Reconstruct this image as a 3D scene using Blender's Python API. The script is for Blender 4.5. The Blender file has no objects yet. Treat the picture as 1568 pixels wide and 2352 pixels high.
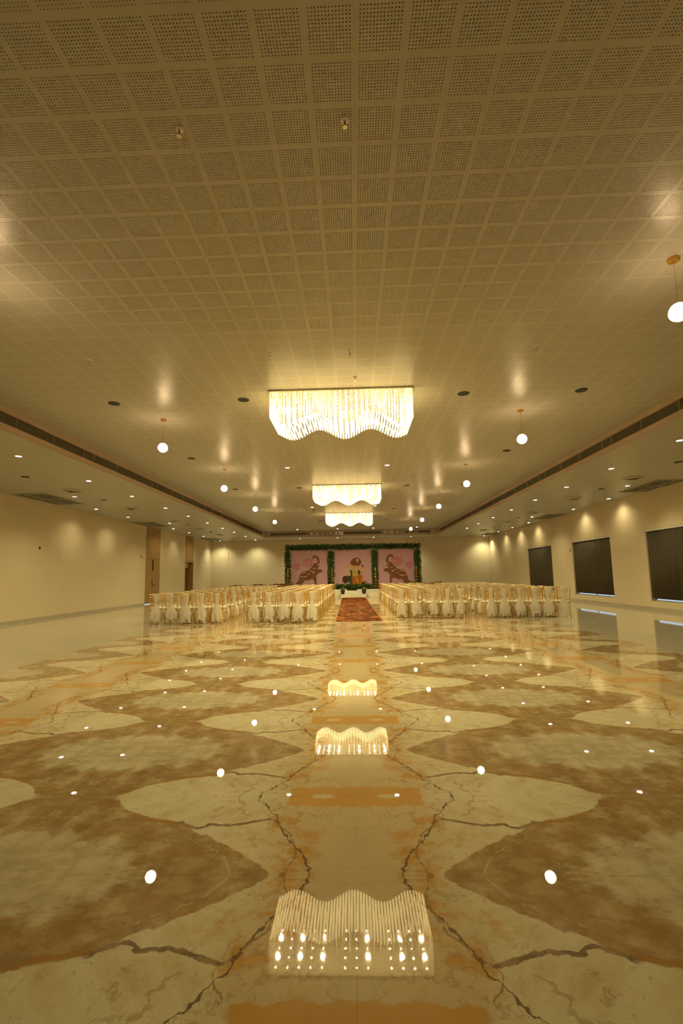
import bpy, math, random
from mathutils import Matrix, Vector
random.seed(7)
PI = math.pi
scene = bpy.context.scene
C = scene.collection

# ------------------------------------------------------------------ camera
CAMZ = 1.381
cd = bpy.data.cameras.new('camera'); cam = bpy.data.objects.new('camera', cd); C.objects.link(cam)
RT = (0.9992878, 0.0338977, -0.0165773); UP = (0.0205473, -0.1203426, 0.9925198); FW = (-0.0316492, 0.9921535, 0.1209534)
cam.matrix_world = Matrix(((RT[0], UP[0], -FW[0], 0), (RT[1], UP[1], -FW[1], 0), (RT[2], UP[2], -FW[2], CAMZ), (0, 0, 0, 1)))
cd.sensor_fit = 'VERTICAL'; cd.sensor_height = 36.0; cd.sensor_width = 24.0
cd.lens = 1096.63 * 36.0 / 2352.0
cd.shift_x = 8.57 / 2352.0; cd.shift_y = 11.15 / 2352.0
cd.clip_start = 0.05; cd.clip_end = 200
scene.camera = cam

# ------------------------------------------------------------------ world, exposure, light levels
w = bpy.data.worlds.new('world'); scene.world = w; w.use_nodes = True
bg = w.node_tree.nodes['Background']; bg.inputs[0].default_value = (0.62, 0.80, 1.0, 1); bg.inputs[1].default_value = 1.1
vs = scene.view_settings
vs.view_transform = 'Standard'; vs.look = 'None'; vs.gamma = 1.0; vs.use_curve_mapping = False
vs.exposure = -0.2
cy = scene.cycles
cy.use_denoising = True
cy.max_bounces = 5; cy.diffuse_bounces = 3; cy.glossy_bounces = 3; cy.transmission_bounces = 3; cy.transparent_max_bounces = 4
cy.use_adaptive_sampling = True; cy.adaptive_threshold = 0.13; cy.adaptive_min_samples = 8; cy.light_sampling_threshold = 0.03
cy.sample_clamp_indirect = 4.0; cy.caustics_reflective = False; cy.caustics_refractive = False
SPOT_W = 148.0                      # recessed downlights
SPOT_COL = (1.0, 0.89, 0.50)
GLOBE_E = 38.0                     # pendant globes
GLOBE_COL = (1.0, 0.70, 0.38)
ROD_E = 4.0; BEAD_E = 1.15; LED_E = 60.0
LEDSPOT_W = 255.0
CH_COL = (1.0, 0.82, 0.40)

# room, metres: camera stands at x=0 y=0
ZC, ZS = 4.57, 4.115               # centre ceiling, side ceiling
XL, XR = -6.352, 5.96              # cove edges
WL, WR = -11.0, 10.3               # side walls
YB, YF = 36.6, -6.0                # end walls
YC0, YC1 = -4.2, 33.95             # cove ends
GX, GY, GP = 0.0715, 2.5987, 0.30  # ceiling grid origin and pitch

# ------------------------------------------------------------------ helpers
class MB:
    def __init__(s): s.v = []; s.f = []; s.m = []; s.mi = 0
    def add(s, vs_, fs):
        n = len(s.v); s.v += [tuple(p) for p in vs_]; s.f += [tuple(i + n for i in f) for f in fs]; s.m += [s.mi] * len(fs); return s
    def box(s, x0, x1, y0, y1, z0, z1):
        return s.add([(x0,y0,z0),(x1,y0,z0),(x1,y1,z0),(x0,y1,z0),(x0,y0,z1),(x1,y0,z1),(x1,y1,z1),(x0,y1,z1)],
                     [(0,3,2,1),(4,5,6,7),(0,1,5,4),(1,2,6,5),(2,3,7,6),(3,0,4,7)])
    def quad(s, a, b, c, d): return s.add([a, b, c, d], [(0,1,2,3)])
    def tube(s, pts, rad, n=6, cap=True):
        pts = [Vector(p) for p in pts]; rings = []
        if not hasattr(rad, '__len__'): rad = [rad] * len(pts)
        vs_ = []; fs = []
        ref = Vector((0, 0, 1)) if abs((pts[-1] - pts[0]).normalized().z) < .9 else Vector((1, 0, 0))
        for i, p in enumerate(pts):
            d = (pts[min(i+1, len(pts)-1)] - pts[max(i-1, 0)]).normalized()
            a = d.cross(ref).normalized(); b = d.cross(a)
            for k in range(n):
                t = 2*PI*k/n; vs_.append(p + a*math.cos(t)*rad[i] + b*math.sin(t)*rad[i])
        for i in range(len(pts)-1):
            for k in range(n): fs.append((i*n+k, i*n+(k+1) % n, (i+1)*n+(k+1) % n, (i+1)*n+k))
        if cap: fs.append(tuple(range(n))[::-1]); fs.append(tuple((len(pts)-1)*n+k for k in range(n)))
        return s.add(vs_, fs)
    def lathe(s, prof, n=16, o=(0, 0, 0), cap=True):
        vs_ = []; fs = []
        for r, z in prof:
            for k in range(n): t = 2*PI*k/n; vs_.append((o[0]+r*math.cos(t), o[1]+r*math.sin(t), o[2]+z))
        for i in range(len(prof)-1):
            for k in range(n): fs.append((i*n+k, i*n+(k+1) % n, (i+1)*n+(k+1) % n, (i+1)*n+k))
        if cap: fs.append(tuple(range(n))[::-1]); fs.append(tuple((len(prof)-1)*n+k for k in range(n)))
        return s.add(vs_, fs)
    def prism(s, poly, y0, y1):      # poly in x,z, extruded along y
        n = len(poly); vs_ = [(p[0], y0, p[1]) for p in poly] + [(p[0], y1, p[1]) for p in poly]
        fs = [tuple(range(n)), tuple(range(2*n-1, n-1, -1))] + [(k, (k+1) % n + 0, (k+1) % n + n, k+n)[::-1] for k in range(n)]
        return s.add(vs_, fs)
    def mesh(s, name, smooth=False):
        me = bpy.data.meshes.new(name); me.from_pydata(s.v, [], s.f)
        if any(s.m): me.polygons.foreach_set('material_index', s.m)
        if smooth: me.polygons.foreach_set('use_smooth', [True] * len(s.f))
        me.update(); return me

def obj(name, mb, mat, parent=None, loc=(0, 0, 0), rz=0.0, smooth=False, rot=None):
    me = mb if isinstance(mb, bpy.types.Mesh) else mb.mesh(name, smooth)
    if mat is not None and len(me.materials) == 0:
        for m in (mat if isinstance(mat, (list, tuple)) else [mat]): me.materials.append(m)
    o = bpy.data.objects.new(name, me); C.objects.link(o)
    o.location = loc; o.rotation_euler = rot if rot else (0, 0, rz)
    if parent: o.parent = parent
    return o
def tag(o, label, cat, group=None, kind=None):
    o['label'] = label; o['category'] = cat
    if group: o['group'] = group
    if kind: o['kind'] = kind
    return o
def thing(name, label, cat, loc=(0, 0, 0), rz=0.0, group=None):
    o = bpy.data.objects.new(name, None); C.objects.link(o); o.empty_display_size = .1
    o.location = loc; o.rotation_euler = (0, 0, rz)
    return tag(o, label, cat, group)
def struct(name, mb, mat, parent=None, **k):
    o = obj(name, mb, mat, parent, **k)
    if parent is None: o['kind'] = 'structure'
    return o
ORD = ['first','second','third','fourth','fifth','sixth','seventh','eighth','ninth','tenth','eleventh','twelfth','thirteenth','fourteenth','fifteenth']

# ------------------------------------------------------------------ materials
class NT:
    def __init__(s, name):
        s.mat = bpy.data.materials.new(name); s.mat.use_nodes = True; s.t = s.mat.node_tree; s.n = s.t.nodes; s.l = s.t.links
        s.bsdf = s.n['Principled BSDF']; s.out = s.n['Material Output']
    def link(s, a, b): s.l.new(a, b)
    def put(s, sock, v):
        if isinstance(v, bpy.types.NodeSocket): s.l.new(v, sock)
        elif v is not None: sock.default_value = v
    def math(s, op, a, b=None, c=None, clamp=False):
        n = s.n.new('ShaderNodeMath'); n.operation = op; n.use_clamp = clamp
        for i, v in enumerate((a, b, c)):
            if v is not None: s.put(n.inputs[i], v)
        return n.outputs[0]
    def mix(s, f, a, b):
        n = s.n.new('ShaderNodeMix'); n.data_type = 'RGBA'
        s.put(n.inputs[0], f)
        for i, v in ((6, a), (7, b)):
            if isinstance(v, (tuple, list)): v = (v[0], v[1], v[2], 1)
            s.put(n.inputs[i], v)
        return n.outputs[2]
    def pos(s): return s.n.new('ShaderNodeNewGeometry').outputs['Position']
    def objc(s): return s.n.new('ShaderNodeTexCoord').outputs['Object']
    def xyz(s, v):
        n = s.n.new('ShaderNodeSeparateXYZ'); s.l.new(v, n.inputs[0]); return n.outputs
    def comb(s, x=0.0, y=0.0, z=0.0):
        n = s.n.new('ShaderNodeCombineXYZ')
        for i, v in enumerate((x, y, z)): s.put(n.inputs[i], v)
        return n.outputs[0]
    def noise(s, vec, scale, detail=3, rough=.5, col=False, dist=0.0):
        n = s.n.new('ShaderNodeTexNoise'); s.l.new(vec, n.inputs['Vector'])
        n.inputs['Scale'].default_value = scale; n.inputs['Detail'].default_value = detail; n.inputs['Roughness'].default_value = rough
        n.inputs['Distortion'].default_value = dist
        return n.outputs[1 if col else 0]
    def ramp(s, v, lo, hi, a=0.0, b=1.0, smooth=True):
        n = s.n.new('ShaderNodeMapRange'); n.interpolation_type = 'SMOOTHSTEP' if smooth else 'LINEAR'; n.clamp = True
        s.put(n.inputs[0], v); n.inputs[1].default_value = lo; n.inputs[2].default_value = hi; n.inputs[3].default_value = a; n.inputs[4].default_value = b
        return n.outputs[0]
    def curve(s, v, pts):      # pts in 0..1
        n = s.n.new('ShaderNodeFloatCurve'); s.put(n.inputs[1], v); c = n.mapping.curves[0]
        while len(c.points) > 2: c.points.remove(c.points[1])
        c.points[0].location = pts[0]; c.points[1].location = pts[-1]
        for p in pts[1:-1]: c.points.new(*p)
        for p in c.points: p.handle_type = 'AUTO_CLAMPED'
        n.mapping.update(); return n.outputs[0]
    def base(s, col, rough=.5, metal=0.0, spec=.5):
        b = s.bsdf
        if isinstance(col, (tuple, list)): col = (col[0], col[1], col[2], 1)
        s.put(b.inputs['Base Color'], col); s.put(b.inputs['Roughness'], rough); b.inputs['Metallic'].default_value = metal
        b.inputs['Specular IOR Level'].default_value = spec; return s
    def bump(s, h, strength=.2, dist=.01):
        n = s.n.new('ShaderNodeBump'); n.inputs['Strength'].default_value = strength; n.inputs['Distance'].default_value = dist
        s.put(n.inputs['Height'], h); s.l.new(n.outputs[0], s.bsdf.inputs['Normal']); return s

def simple(name, col, rough=.5, metal=0.0, var=.12, scale=20.0, spec=.5, use_obj=True):
    m = NT(name); v = m.objc() if use_obj else m.pos()
    f = m.noise(v, scale, 3)
    c = m.mix(f, tuple(x * (1 - var) for x in col), tuple(min(1, x * (1 + var)) for x in col))
    m.base(c, rough, metal, spec); return m.mat
def emit(name, col, strength, sampling='AUTO'):
    m = NT(name); m.base((col[0], col[1], col[2]), .4)
    e = m.bsdf.inputs; e['Emission Color'].default_value = (col[0], col[1], col[2], 1); e['Emission Strength'].default_value = strength
    m.mat.cycles.emission_sampling = sampling; return m.mat

def ceiling_mat(name, col, dots):
    m = NT(name); P = m.pos(); x, y, z = m.xyz(P)
    nz = m.noise(P, .35, 2); c = m.mix(nz, tuple(k*.93 for k in col), tuple(min(1, k*1.05) for k in col))
    if dots:
        def dist(a, o):       # block coordinate -13 holes at 20 mm in a 300 mm module, solid margin around
            t = m.math('MODULO', m.math('ADD', a, 600.0 - o), GP)            # 0..0.3
            inside = m.math('LESS_THAN', m.math('ABSOLUTE', m.math('SUBTRACT', t, GP/2)), .130)
            h = m.math('SUBTRACT', m.math('MODULO', m.math('ADD', t, .02 - .15 + .01 + .2), .02), .01)
            return inside, m.math('MULTIPLY', h, h)
        ix, hx = dist(x, GX); iy, hy = dist(y, GY)
        r = m.math('SQRT', m.math('ADD', hx, hy))
        hole = m.math('MULTIPLY', m.ramp(r, .0050, .0036), m.math('MULTIPLY', ix, iy))
        c = m.mix(hole, c, tuple(k*.35 for k in col))
        m.base(c, m.ramp(hole, 0, 1, .33, .8), 0, .5)
    else: m.base(c, .33, 0, .5)
    return m.mat

M = {}
CEIL = (.50, .475, .41)
M['ceil'] = ceiling_mat('perforated_ceiling_paint', CEIL, True)
M['ceil_plain'] = ceiling_mat('ceiling_paint', CEIL, False)
M['felt'] = simple('acoustic_felt', (.20, .16, .11), .9)
M['fascia'] = simple('fascia_shaded_paint', (.50, .38, .28), .5, use_obj=False, scale=1.0, var=.05)  # ceiling paint where less light falls; the shade is put into the colour
def wall_mat(name, col):
    m = NT(name); P = m.pos()
    c = m.mix(m.noise(P, .6, 4), tuple(k*.95 for k in col), tuple(min(1, k*1.04) for k in col))
    m.base(c, .62, 0, .3); return m.mat
M['wall'] = wall_mat('cream_wall_paint', (.68, .56, .37))
M['skirting'] = simple('stone_skirting', (.46, .39, .28), .35, use_obj=False, scale=4)

def marble():
    m = NT('bookmatched_marble'); x, y, z = m.xyz(m.pos())
    CU, CV = 1.785, .795
    u0 = m.math('PINGPONG', m.math('ADD', x, .02 + 20*CU), CU); v0 = m.math('PINGPONG', m.math('ADD', y, 20*CV - 3.19), CV)
    uv = m.comb(u0, v0, 0)
    nA = m.xyz(m.noise(uv, 3.2, 4, .55, True)); nB = m.xyz(m.noise(uv, 16, 4, .6, True))
    def warp(c, i, a, b):
        return m.math('ADD', c, m.math('ADD', m.math('MULTIPLY_ADD', nA[i], a, -a/2), m.math('MULTIPLY_ADD', nB[i], b, -b/2)))
    u = warp(u0, 0, .10, .055); v = warp(v0, 1, .07, .05)
    un_ = m.math('DIVIDE', u, 1.8); vn = m.math('DIVIDE', v, .8)
    # tan light area under the curve v = g(u)
    G = [(0, 1), (.36, 1), (.42, .80), (.66, .57), (.92, .37), (1.0, .315), (1.2, .255), (1.4, .14), (1.53, 0), (1.8, -.1)]
    g = m.math('MULTIPLY_ADD', m.curve(un_, [(a/1.8, (b+.1)/1.1) for a, b in G]), 1.1, -.1)
    dg = m.math('SUBTRACT', g, v)
    light = m.ramp(dg, -.006, .012)
    # lens of pale stone at the far corner of the slab
    a = m.math('DIVIDE', m.math('SUBTRACT', CU, u), .74); b = m.math('DIVIDE', m.math('SUBTRACT', CV, v), .37)
    nS = m.noise(m.comb(u0, m.math('MULTIPLY', v0, 1.7), .3), 3.4, 6, .66)
    dl = m.math('ADD', m.math('ADD', m.math('MULTIPLY', a, a), m.math('MULTIPLY', b, b)), m.math('MULTIPLY_ADD', nS, 2.6, -1.3))
    lens = m.ramp(dl, 1.18, .70)
    # ragged streaks around the brown flower corner
    ang = m.math('ARCTAN2', m.math('SUBTRACT', CU, u), m.math('ADD', v, .05))
    fl = m.noise(m.comb(m.math('MULTIPLY', ang, 1.1), m.math('MULTIPLY', v0, 2.2), m.math('MULTIPLY', u0, 1.3)), 2.9, 6, .66)
    LIGHT, CREAM = (.68, .55, .32), (.76, .65, .42)
    BROWN, DBROWN, PALE = (.46, .30, .13), (.34, .205, .08), (.62, .48, .27)
    OCHRE, TAN, VEIN = (.60, .30, .055), (.63, .46, .23), (.15, .085, .045)
    nf = m.noise(uv, 9, 7, .70); nl = m.noise(m.comb(m.math('ADD', u0, v0), m.math('MULTIPLY', m.math('SUBTRACT', u0, v0), 2.6), 0), 2.4, 6, .62)
    br = m.mix(m.ramp(nf, .40, .60), DBROWN, BROWN); br = m.mix(m.math('MULTIPLY', m.ramp(nS, .46, .64), .45), br, (.40, .20, .065))
    br = m.mix(m.math('MULTIPLY', m.ramp(fl, .50, .66), .62), br, PALE)
    br = m.mix(m.math('MULTIPLY', lens, .88), br, m.mix(m.ramp(nf, .35, .65), (.52, .42, .25), (.68, .57, .37)))
    lt = m.mix(m.ramp(nl, .36, .60), LIGHT, CREAM); lt = m.mix(m.ramp(nl, .42, .33, 0, .45), lt, (.54, .40, .20))
    lt = m.mix(m.ramp(u, .62, .30), lt, m.mix(nf, TAN, (.64, .50, .29)))
    # ochre clouds around the cracked centre
    cl = m.math('MULTIPLY', m.ramp(m.noise(uv, 5.2, 6, .72), .46, .60), m.math('MULTIPLY', m.ramp(u, .74, .50), m.ramp(u, .08, .24)))
    lt = m.mix(m.math('MULTIPLY', cl, m.ramp(v, .12, .30, .15, .85)), lt, OCHRE)
    # ochre bar on the slab edge with its pale eye
    bar = m.math('MULTIPLY', m.ramp(u, .43, .405), m.ramp(m.math('ADD', v, m.math('MULTIPLY_ADD', nB[2], .10, -.05)), .150, .132))
    eye = m.math('MULTIPLY', m.ramp(m.math('ABSOLUTE', m.math('SUBTRACT', u, .20)), .085, .05), m.ramp(m.math('ADD', v, m.math('MULTIPLY', m.math('ABSOLUTE', m.math('SUBTRACT', u, .20)), .22)), .040, .028))
    lt = m.mix(m.math('MULTIPLY', bar, .92), lt, m.mix(nf, OCHRE, (.66, .36, .09)))
    lt = m.mix(eye, lt, LIGHT)
    # fine crackle: thin ridges of two noises
    def ridge(v_, wd): return m.ramp(m.math('ABSOLUTE', m.math('SUBTRACT', v_, .5)), wd, wd*.15)
    c1 = m.noise(m.comb(m.math('MULTIPLY_ADD', nB[0], .10, u), m.math('MULTIPLY_ADD', nB[1], .10, v), 1.7), 2.6, 4, .55)
    c2 = m.noise(m.comb(u, v, 4.1), 6.5, 4, .6)
    crk = m.math('MAXIMUM', m.math('MULTIPLY', ridge(c1, .008), .45), m.math('MULTIPLY', ridge(c2, .009), m.ramp(nl, .38, .58, .03, .36)))
    lt = m.mix(m.math('MULTIPLY', crk, m.math('SUBTRACT', 1.0, bar)), lt, (.33, .19, .08))
    col = m.mix(light, br, lt)
    # ochre and dark veins that follow the border
    ed = m.math('MULTIPLY', m.ramp(m.math('ABSOLUTE', m.math('ADD', dg, .022)), .026, .012), m.math('MULTIPLY', m.ramp(u, .96, 1.04), m.ramp(u, 1.40, 1.22)))
    col = m.mix(m.math('MULTIPLY', ed, .8), col, (.42, .20, .045))
    def vein_v(col, pts, wid, c, s=1.0, lo=.40, hi=1.05):       # v = f(u)
        f = m.math('MULTIPLY', m.curve(un_, [(p/1.8, q/.8) for p, q in pts]), .8)
        d = m.math('ABSOLUTE', m.math('SUBTRACT', v, f)); wn = m.math('MULTIPLY', m.math('MULTIPLY', m.ramp(nA[2], .36, .58, .12, 1.0), m.ramp(nB[2], .3, .6, .5, 1.2)), wid)
        k = m.math('MULTIPLY', m.ramp(m.math('DIVIDE', d, wn), 1.0, .55), m.math('MULTIPLY', m.ramp(u, lo, lo+.05), m.ramp(u, hi, hi-.05)))
        return m.mix(m.math('MULTIPLY', k, s), col, c)
    def vein_u(col, pts, wid, c, s=1.0, lo=-.1, hi=.9):         # u = f(v)
        f = m.math('MULTIPLY', m.curve(vn, [(q/.8, p/1.8) for p, q in pts]), 1.8)
        d = m.math('ABSOLUTE', m.math('SUBTRACT', u, f)); wn = m.math('MULTIPLY', m.ramp(nB[2], .38, .64, .22, 1.1), wid)
        k = m.math('MULTIPLY', m.ramp(m.math('DIVIDE', d, wn), 1.0, .45), m.math('MULTIPLY', m.ramp(v, lo, lo+.04), m.ramp(v, hi, hi-.04)))
        return m.mix(m.math('MULTIPLY', k, s), col, c)
    col = vein_v(col, [(0, .27), (.45, .28), (.53, .30), (.60, .325), (.70, .345), (.80, .335), (.88, .37), (1.0, .31), (1.8, .2)], .018, m.mix(m.ramp(nf, .45, .6), (.17, .095, .045), (.33, .21, .11)), .88, .44, 1.03)
    col = vein_u(col, [(.60, 0), (.595, .05), (.53, .13), (.49, .20), (.45, .235), (.44, .29), (.37, .43), (.29, .58), (.24, .70), (.21, .76), (.22, .80)], .011, VEIN, .9)
    col = vein_u(col, [(.42, 0), (.46, .15), (.50, .24), (.42, .33), (.33, .47), (.30, .62), (.35, .8)], .012, (.30, .15, .05), .7, .1)
    col = vein_u(col, [(.74, 0), (.69, .08), (.66, .2), (.60, .28), (.60, .8)], .030, (.40, .28, .14), .6, -.1, .27)
    col = vein_u(col, [(.95, 0), (.95, .42), (.82, .52), (.70, .62), (.63, .70), (.585, .80)], .006, (.60, .48, .28), .8, .44)
    sp = m.ramp(m.noise(uv, 34, 2), .74, .80)
    col = m.mix(m.math('MULTIPLY', sp, .35), col, (.30, .16, .06))
    m.base(col, .016, 0, .5)
    return m.mat
M['marble'] = marble()
def cream_floor():
    m = NT('cream_stone'); P = m.pos()
    c = m.mix(m.noise(P, 1.4, 5, .6), (.46, .395, .27), (.54, .465, .33)); m.base(c, .04, 0, .5); return m.mat
M['cream_floor'] = cream_floor()
M['grout'] = simple('grout', (.58, .44, .26), .6)
M['gold'] = simple('gold_paint', (.62, .36, .055), .32, .25, .15, 30)
M['cushion'] = simple('cream_cushion', (.80, .72, .56), .8, var=.06)
def tulle():
    m = NT('white_tulle'); c = m.mix(m.noise(m.objc(), 30, 4), (.80, .70, .54), (.96, .88, .74))
    m.base(c, .9, 0, .1)
    t = m.n.new('ShaderNodeBsdfTranslucent'); m.link(c, t.inputs[0]); x = m.n.new('ShaderNodeMixShader'); x.inputs[0].default_value = .38
    m.link(m.bsdf.outputs[0], x.inputs[1]); m.link(t.outputs[0], x.inputs[2]); m.link(x.outputs[0], m.out.inputs[0]); return m.mat
M['tulle'] = tulle()
def wood(name, a, b, rough=.45, axis=2):
    m = NT(name); x, y, z = m.xyz(m.pos())
    v = m.comb(m.math('MULTIPLY', x, 8), m.math('MULTIPLY', y, 8), m.math('MULTIPLY', z, .7))
    c = m.mix(m.noise(v, 2.2, 6, .65), a, b); m.base(c, rough, 0, .4); return m.mat
M['door_wood'] = wood('oak_veneer', (.30, .165, .045), (.40, .235, .075))
M['dark_wood'] = wood('carved_dark_wood', (.11, .045, .012), (.20, .085, .02), .35)
M['black'] = simple('black_metal', (.012, .010, .008), .5)
M['bronze'] = simple('dark_bronze', (.035, .022, .012), .4, .3)
M['brass'] = simple('brass', (.72, .42, .09), .25, .9)
M['chrome'] = simple('polished_steel', (.62, .56, .46), .18, .9)
M['vent'] = simple('vent_paint', (.46, .42, .30), .5)
M['vent_dark'] = simple('duct_black', (.15, .14, .10), .8)
M['louvre'] = simple('grille_louvre', (.38, .33, .23), .5, .0)
M['grille_bar'] = simple('return_grille_bar', (.34, .34, .22), .5)
M['trim_white'] = simple('white_trim', (.82, .80, .74), .4)
M['pot'] = simple('black_pot', (.035, .018, .022), .45)
M['slab'] = simple('stage_white', (.70, .61, .45), .5)
M['leafA'] = simple('dark_leaf', (.035, .085, .012), .5, var=.5, scale=6)
M['leafB'] = simple('fresh_leaf', (.12, .23, .02), .5, var=.5, scale=6)
M['petal_y'] = simple('yellow_petal', (.62, .44, .10), .7, var=.3)
M['petal_o'] = simple('orange_petal', (.55, .20, .05), .7, var=.3)
M['screed'] = simple('sensor_plastic', (.60, .54, .42), .5)
M['globe'] = emit('lit_opal_glass', GLOBE_COL, GLOBE_E)
M['rod'] = emit('lit_acrylic_rod', CH_COL, ROD_E)
M['led'] = emit('led_lamp', (1.0, .86, .55), LED_E, 'NONE')
M['lens'] = emit('downlight_lens', (1.0, .93, .78), 50.0, 'NONE')
def crystal():  # crystals give no light themselves; LED sparkle is put into colour and emission
    m = NT('lit_crystal'); P = m.objc()
    n = m.noise(P, 60, 2); c = m.mix(m.ramp(n, .4, .6), (.70, .40, .10), (1, .92, .70))
    m.base(c, .12, .1, .6)
    e = m.bsdf.inputs; e['Emission Color'].default_value = (CH_COL[0], CH_COL[1], CH_COL[2], 1)
    m.put(e['Emission Strength'], m.ramp(n, .40, .60, BEAD_E*.06, BEAD_E*2.4)); m.mat.cycles.emission_sampling = 'NONE'; return m.mat
M['crystal'] = crystal()
def curtain_mat():
    m = NT('olive_curtain'); x, y, z = m.xyz(m.pos())
    c = m.mix(m.noise(m.comb(0.0, m.math('MULTIPLY', y, 12), m.math('MULTIPLY', z, .25)), 1.6, 4), (.055, .042, .022), (.135, .105, .058)); m.base(c, .75, 0, .3); return m.mat
M['curtain'] = curtain_mat()
def glass():
    m = NT('window_glass'); m.base((.9, .95, 1), .02, 0, .5); m.bsdf.inputs['Transmission Weight'].default_value = 1.0; m.bsdf.inputs['IOR'].default_value = 1.05; return m.mat
M['glass'] = glass()
def carpet_mat():
    m = NT('woven_runner'); x, y, z = m.xyz(m.objc())
    b = m.n.new('ShaderNodeTexBrick'); m.link(m.comb(x, y, 0), b.inputs['Vector'])
    b.inputs['Scale'].default_value = 1.0; b.inputs['Brick Width'].default_value = .42; b.inputs['Row Height'].default_value = .46; b.inputs['Mortar Size'].default_value = .03
    b.inputs['Color1'].default_value = (.09, .018, .006, 1); b.inputs['Color2'].default_value = (.30, .085, .012, 1); b.inputs['Mortar'].default_value = (.03, .010, .005, 1); b.inputs['Bias'].default_value = -.1
    n = m.noise(m.comb(m.math('MULTIPLY', x, 2.2), m.math('MULTIPLY', y, 2.6), 0), 1.9, 4, .65)
    c = m.mix(m.ramp(n, .42, .56), b.outputs[0], m.mix(m.ramp(m.noise(m.objc(), 2.6, 2), .4, .6), (.05, .014, .006), (.36, .125, .016)))
    edge = m.ramp(m.math('ABSOLUTE', x), .690, .700)
    c = m.mix(edge, c, (.45, .20, .02)); m.base(c, .95, 0, .1); m.bump(n, .4, .01); return m.mat
M['carpet'] = carpet_mat()

# ------------------------------------------------------------------ floor
X0, X1 = -.02 - 3*1.785, -.02 + 3*1.785
Y0 = 3.19 - 7*.795; NR = 45; Y1 = Y0 + NR*.795
m = MB()
m.quad((WL-.2, YF, 0), (X0, YF, 0), (X0, YB, 0), (WL-.2, YB, 0)); m.quad((X1, YF, 0), (WR+.2, YF, 0), (WR+.2, YB, 0), (X1, YB, 0))
m.quad((X0, YF, 0), (X1, YF, 0), (X1, Y0, 0), (X0, Y0, 0)); m.quad((X0, Y1, 0), (X1, Y1, 0), (X1, YB, 0), (X0, YB, 0))
m.mi = 1; m.quad((X0, Y0, -.004), (X1, Y0, -.004), (X1, Y1, -.004), (X0, Y1, -.004))
floor = struct('floor', m, [M['cream_floor'], M['grout']])
floor['label'] = 'polished floor of brown and cream bookmatched marble slabs with plain cream borders'
tw, tl = 1.785/2 - .0006, .795/2 - .0006
m = MB(); m.box(-tw, tw, -tl, tl, -.0038, 0); tile_me = m.mesh('floor_tile')
for i in range(6):
    for j in range(NR):
        obj('floor_tile', tile_me, M['marble'], floor, (X0 + (i+.5)*1.785, Y0 + (j+.5)*.795, 0))

# ------------------------------------------------------------------ ceilings
NI0, NI1, NJ0, NJ1 = -12, 12, -1, 11              # block of real perforated boards
bx0, bx1, by0, by1 = GX+NI0*GP, GX+NI1*GP, GY+NJ0*GP, GY+NJ1*GP
m = MB()
def down(mb, x0, x1, y0, y1, z): mb.quad((x0, y0, z), (x0, y1, z), (x1, y1, z), (x1, y0, z))
down(m, XL, bx0, YC0, YC1, ZC); down(m, bx1, XR, YC0, YC1, ZC); down(m, bx0, bx1, YC0, by0, ZC); down(m, bx0, bx1, by1, YC1, ZC)
down(m, XL, XR, YC0, YC1, ZC+.06)
ceiling = struct('ceiling', m, M['ceil'])
ceiling['label'] = 'perforated satin cream ceiling over the middle of the hall'
def perf_panel():
    m = MB(); h = .15; q = .13
    down(m, -h, -q, -h, h, 0); down(m, q, h, -h, h, 0); down(m, -q, q, -h, -q, 0); down(m, -q, q, q, h, 0)
    sq = [(-1,-1),(0,-1),(1,-1),(1,0),(1,1),(0,1),(-1,1),(-1,0)]
    for a in range(13):
        for b in range(13):
            cx, cy_ = (a-6)*.02, (b-6)*.02
            o = [(cx+p*.01, cy_+r*.01, 0) for p, r in sq]
            ang = [math.atan2(r, p) for p, r in sq]
            i1 = [(cx+.0043*math.cos(t), cy_+.0043*math.sin(t), 0) for t in ang]
            i2 = [(p[0], p[1], .0125) for p in i1]
            m.mi = 0
            m.add(o + i1, [(k, 8+k, 8+(k+1) % 8, (k+1) % 8) for k in range(8)])
            m.add(i1 + i2, [(k, 8+k, 8+(k+1) % 8, (k+1) % 8) for k in range(8)])
            m.mi = 1; m.add(i2, [tuple(range(7, -1, -1))])
    return m.mesh('ceiling_panel')
pp = perf_panel()
for i in range(NI0, NI1):
    for j in range(NJ0, NJ1):
        obj('ceiling_panel', pp, [M['ceil_plain'], M['felt']], ceiling, (GX+(i+.5)*GP, GY+(j+.5)*GP, ZC))
m = MB()
down(m, WL-.2, XL, YF, YB, ZS); down(m, XR, WR+.2, YF, YB, ZS); down(m, XL, XR, YF, YC0, ZS); down(m, XL, XR, YC1, YB, ZS)
cs = struct('ceiling_lower', m, M['ceil']); cs['label'] = 'lower perforated cream ceiling along the sides and end of the hall'
# vertical fascia of the raised centre
def fascia(name, mb, lab):
    o = struct(name, mb, M['fascia']); o['label'] = lab; return o
GZ0, GZ1 = 4.24, 4.45
def side_fascia(x, d):      # d: direction into the wall
    m = MB(); a, b = sorted((x, x + d*.06))
    m.box(a, b, YC0, YC1, ZS+.003, GZ0); m.box(a, b, YC0, YC1, GZ1, ZC+.02)
    e = .012; a2, b2 = sorted((x - d*e, x))
    m.box(a2, b2, YC0, YC1, GZ0-.012, GZ0); m.box(a2, b2, YC0, YC1, GZ1, GZ1+.012)
    a3, b3 = sorted((x + d*.06, x + d*.08)); m.box(a3, b3, YC0, YC1+.08, ZS+.004, ZC+.05)
    a, b = sorted((x, x + d*.06)); m.box(a, b, YC1-.55, YC1, GZ0, GZ1)
    return m
fascia('trim_1', side_fascia(XL, -1), 'painted fascia along the left edge of the raised ceiling')
fascia('trim_2', side_fascia(XR, 1), 'painted fascia along the right edge of the raised ceiling')
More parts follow.
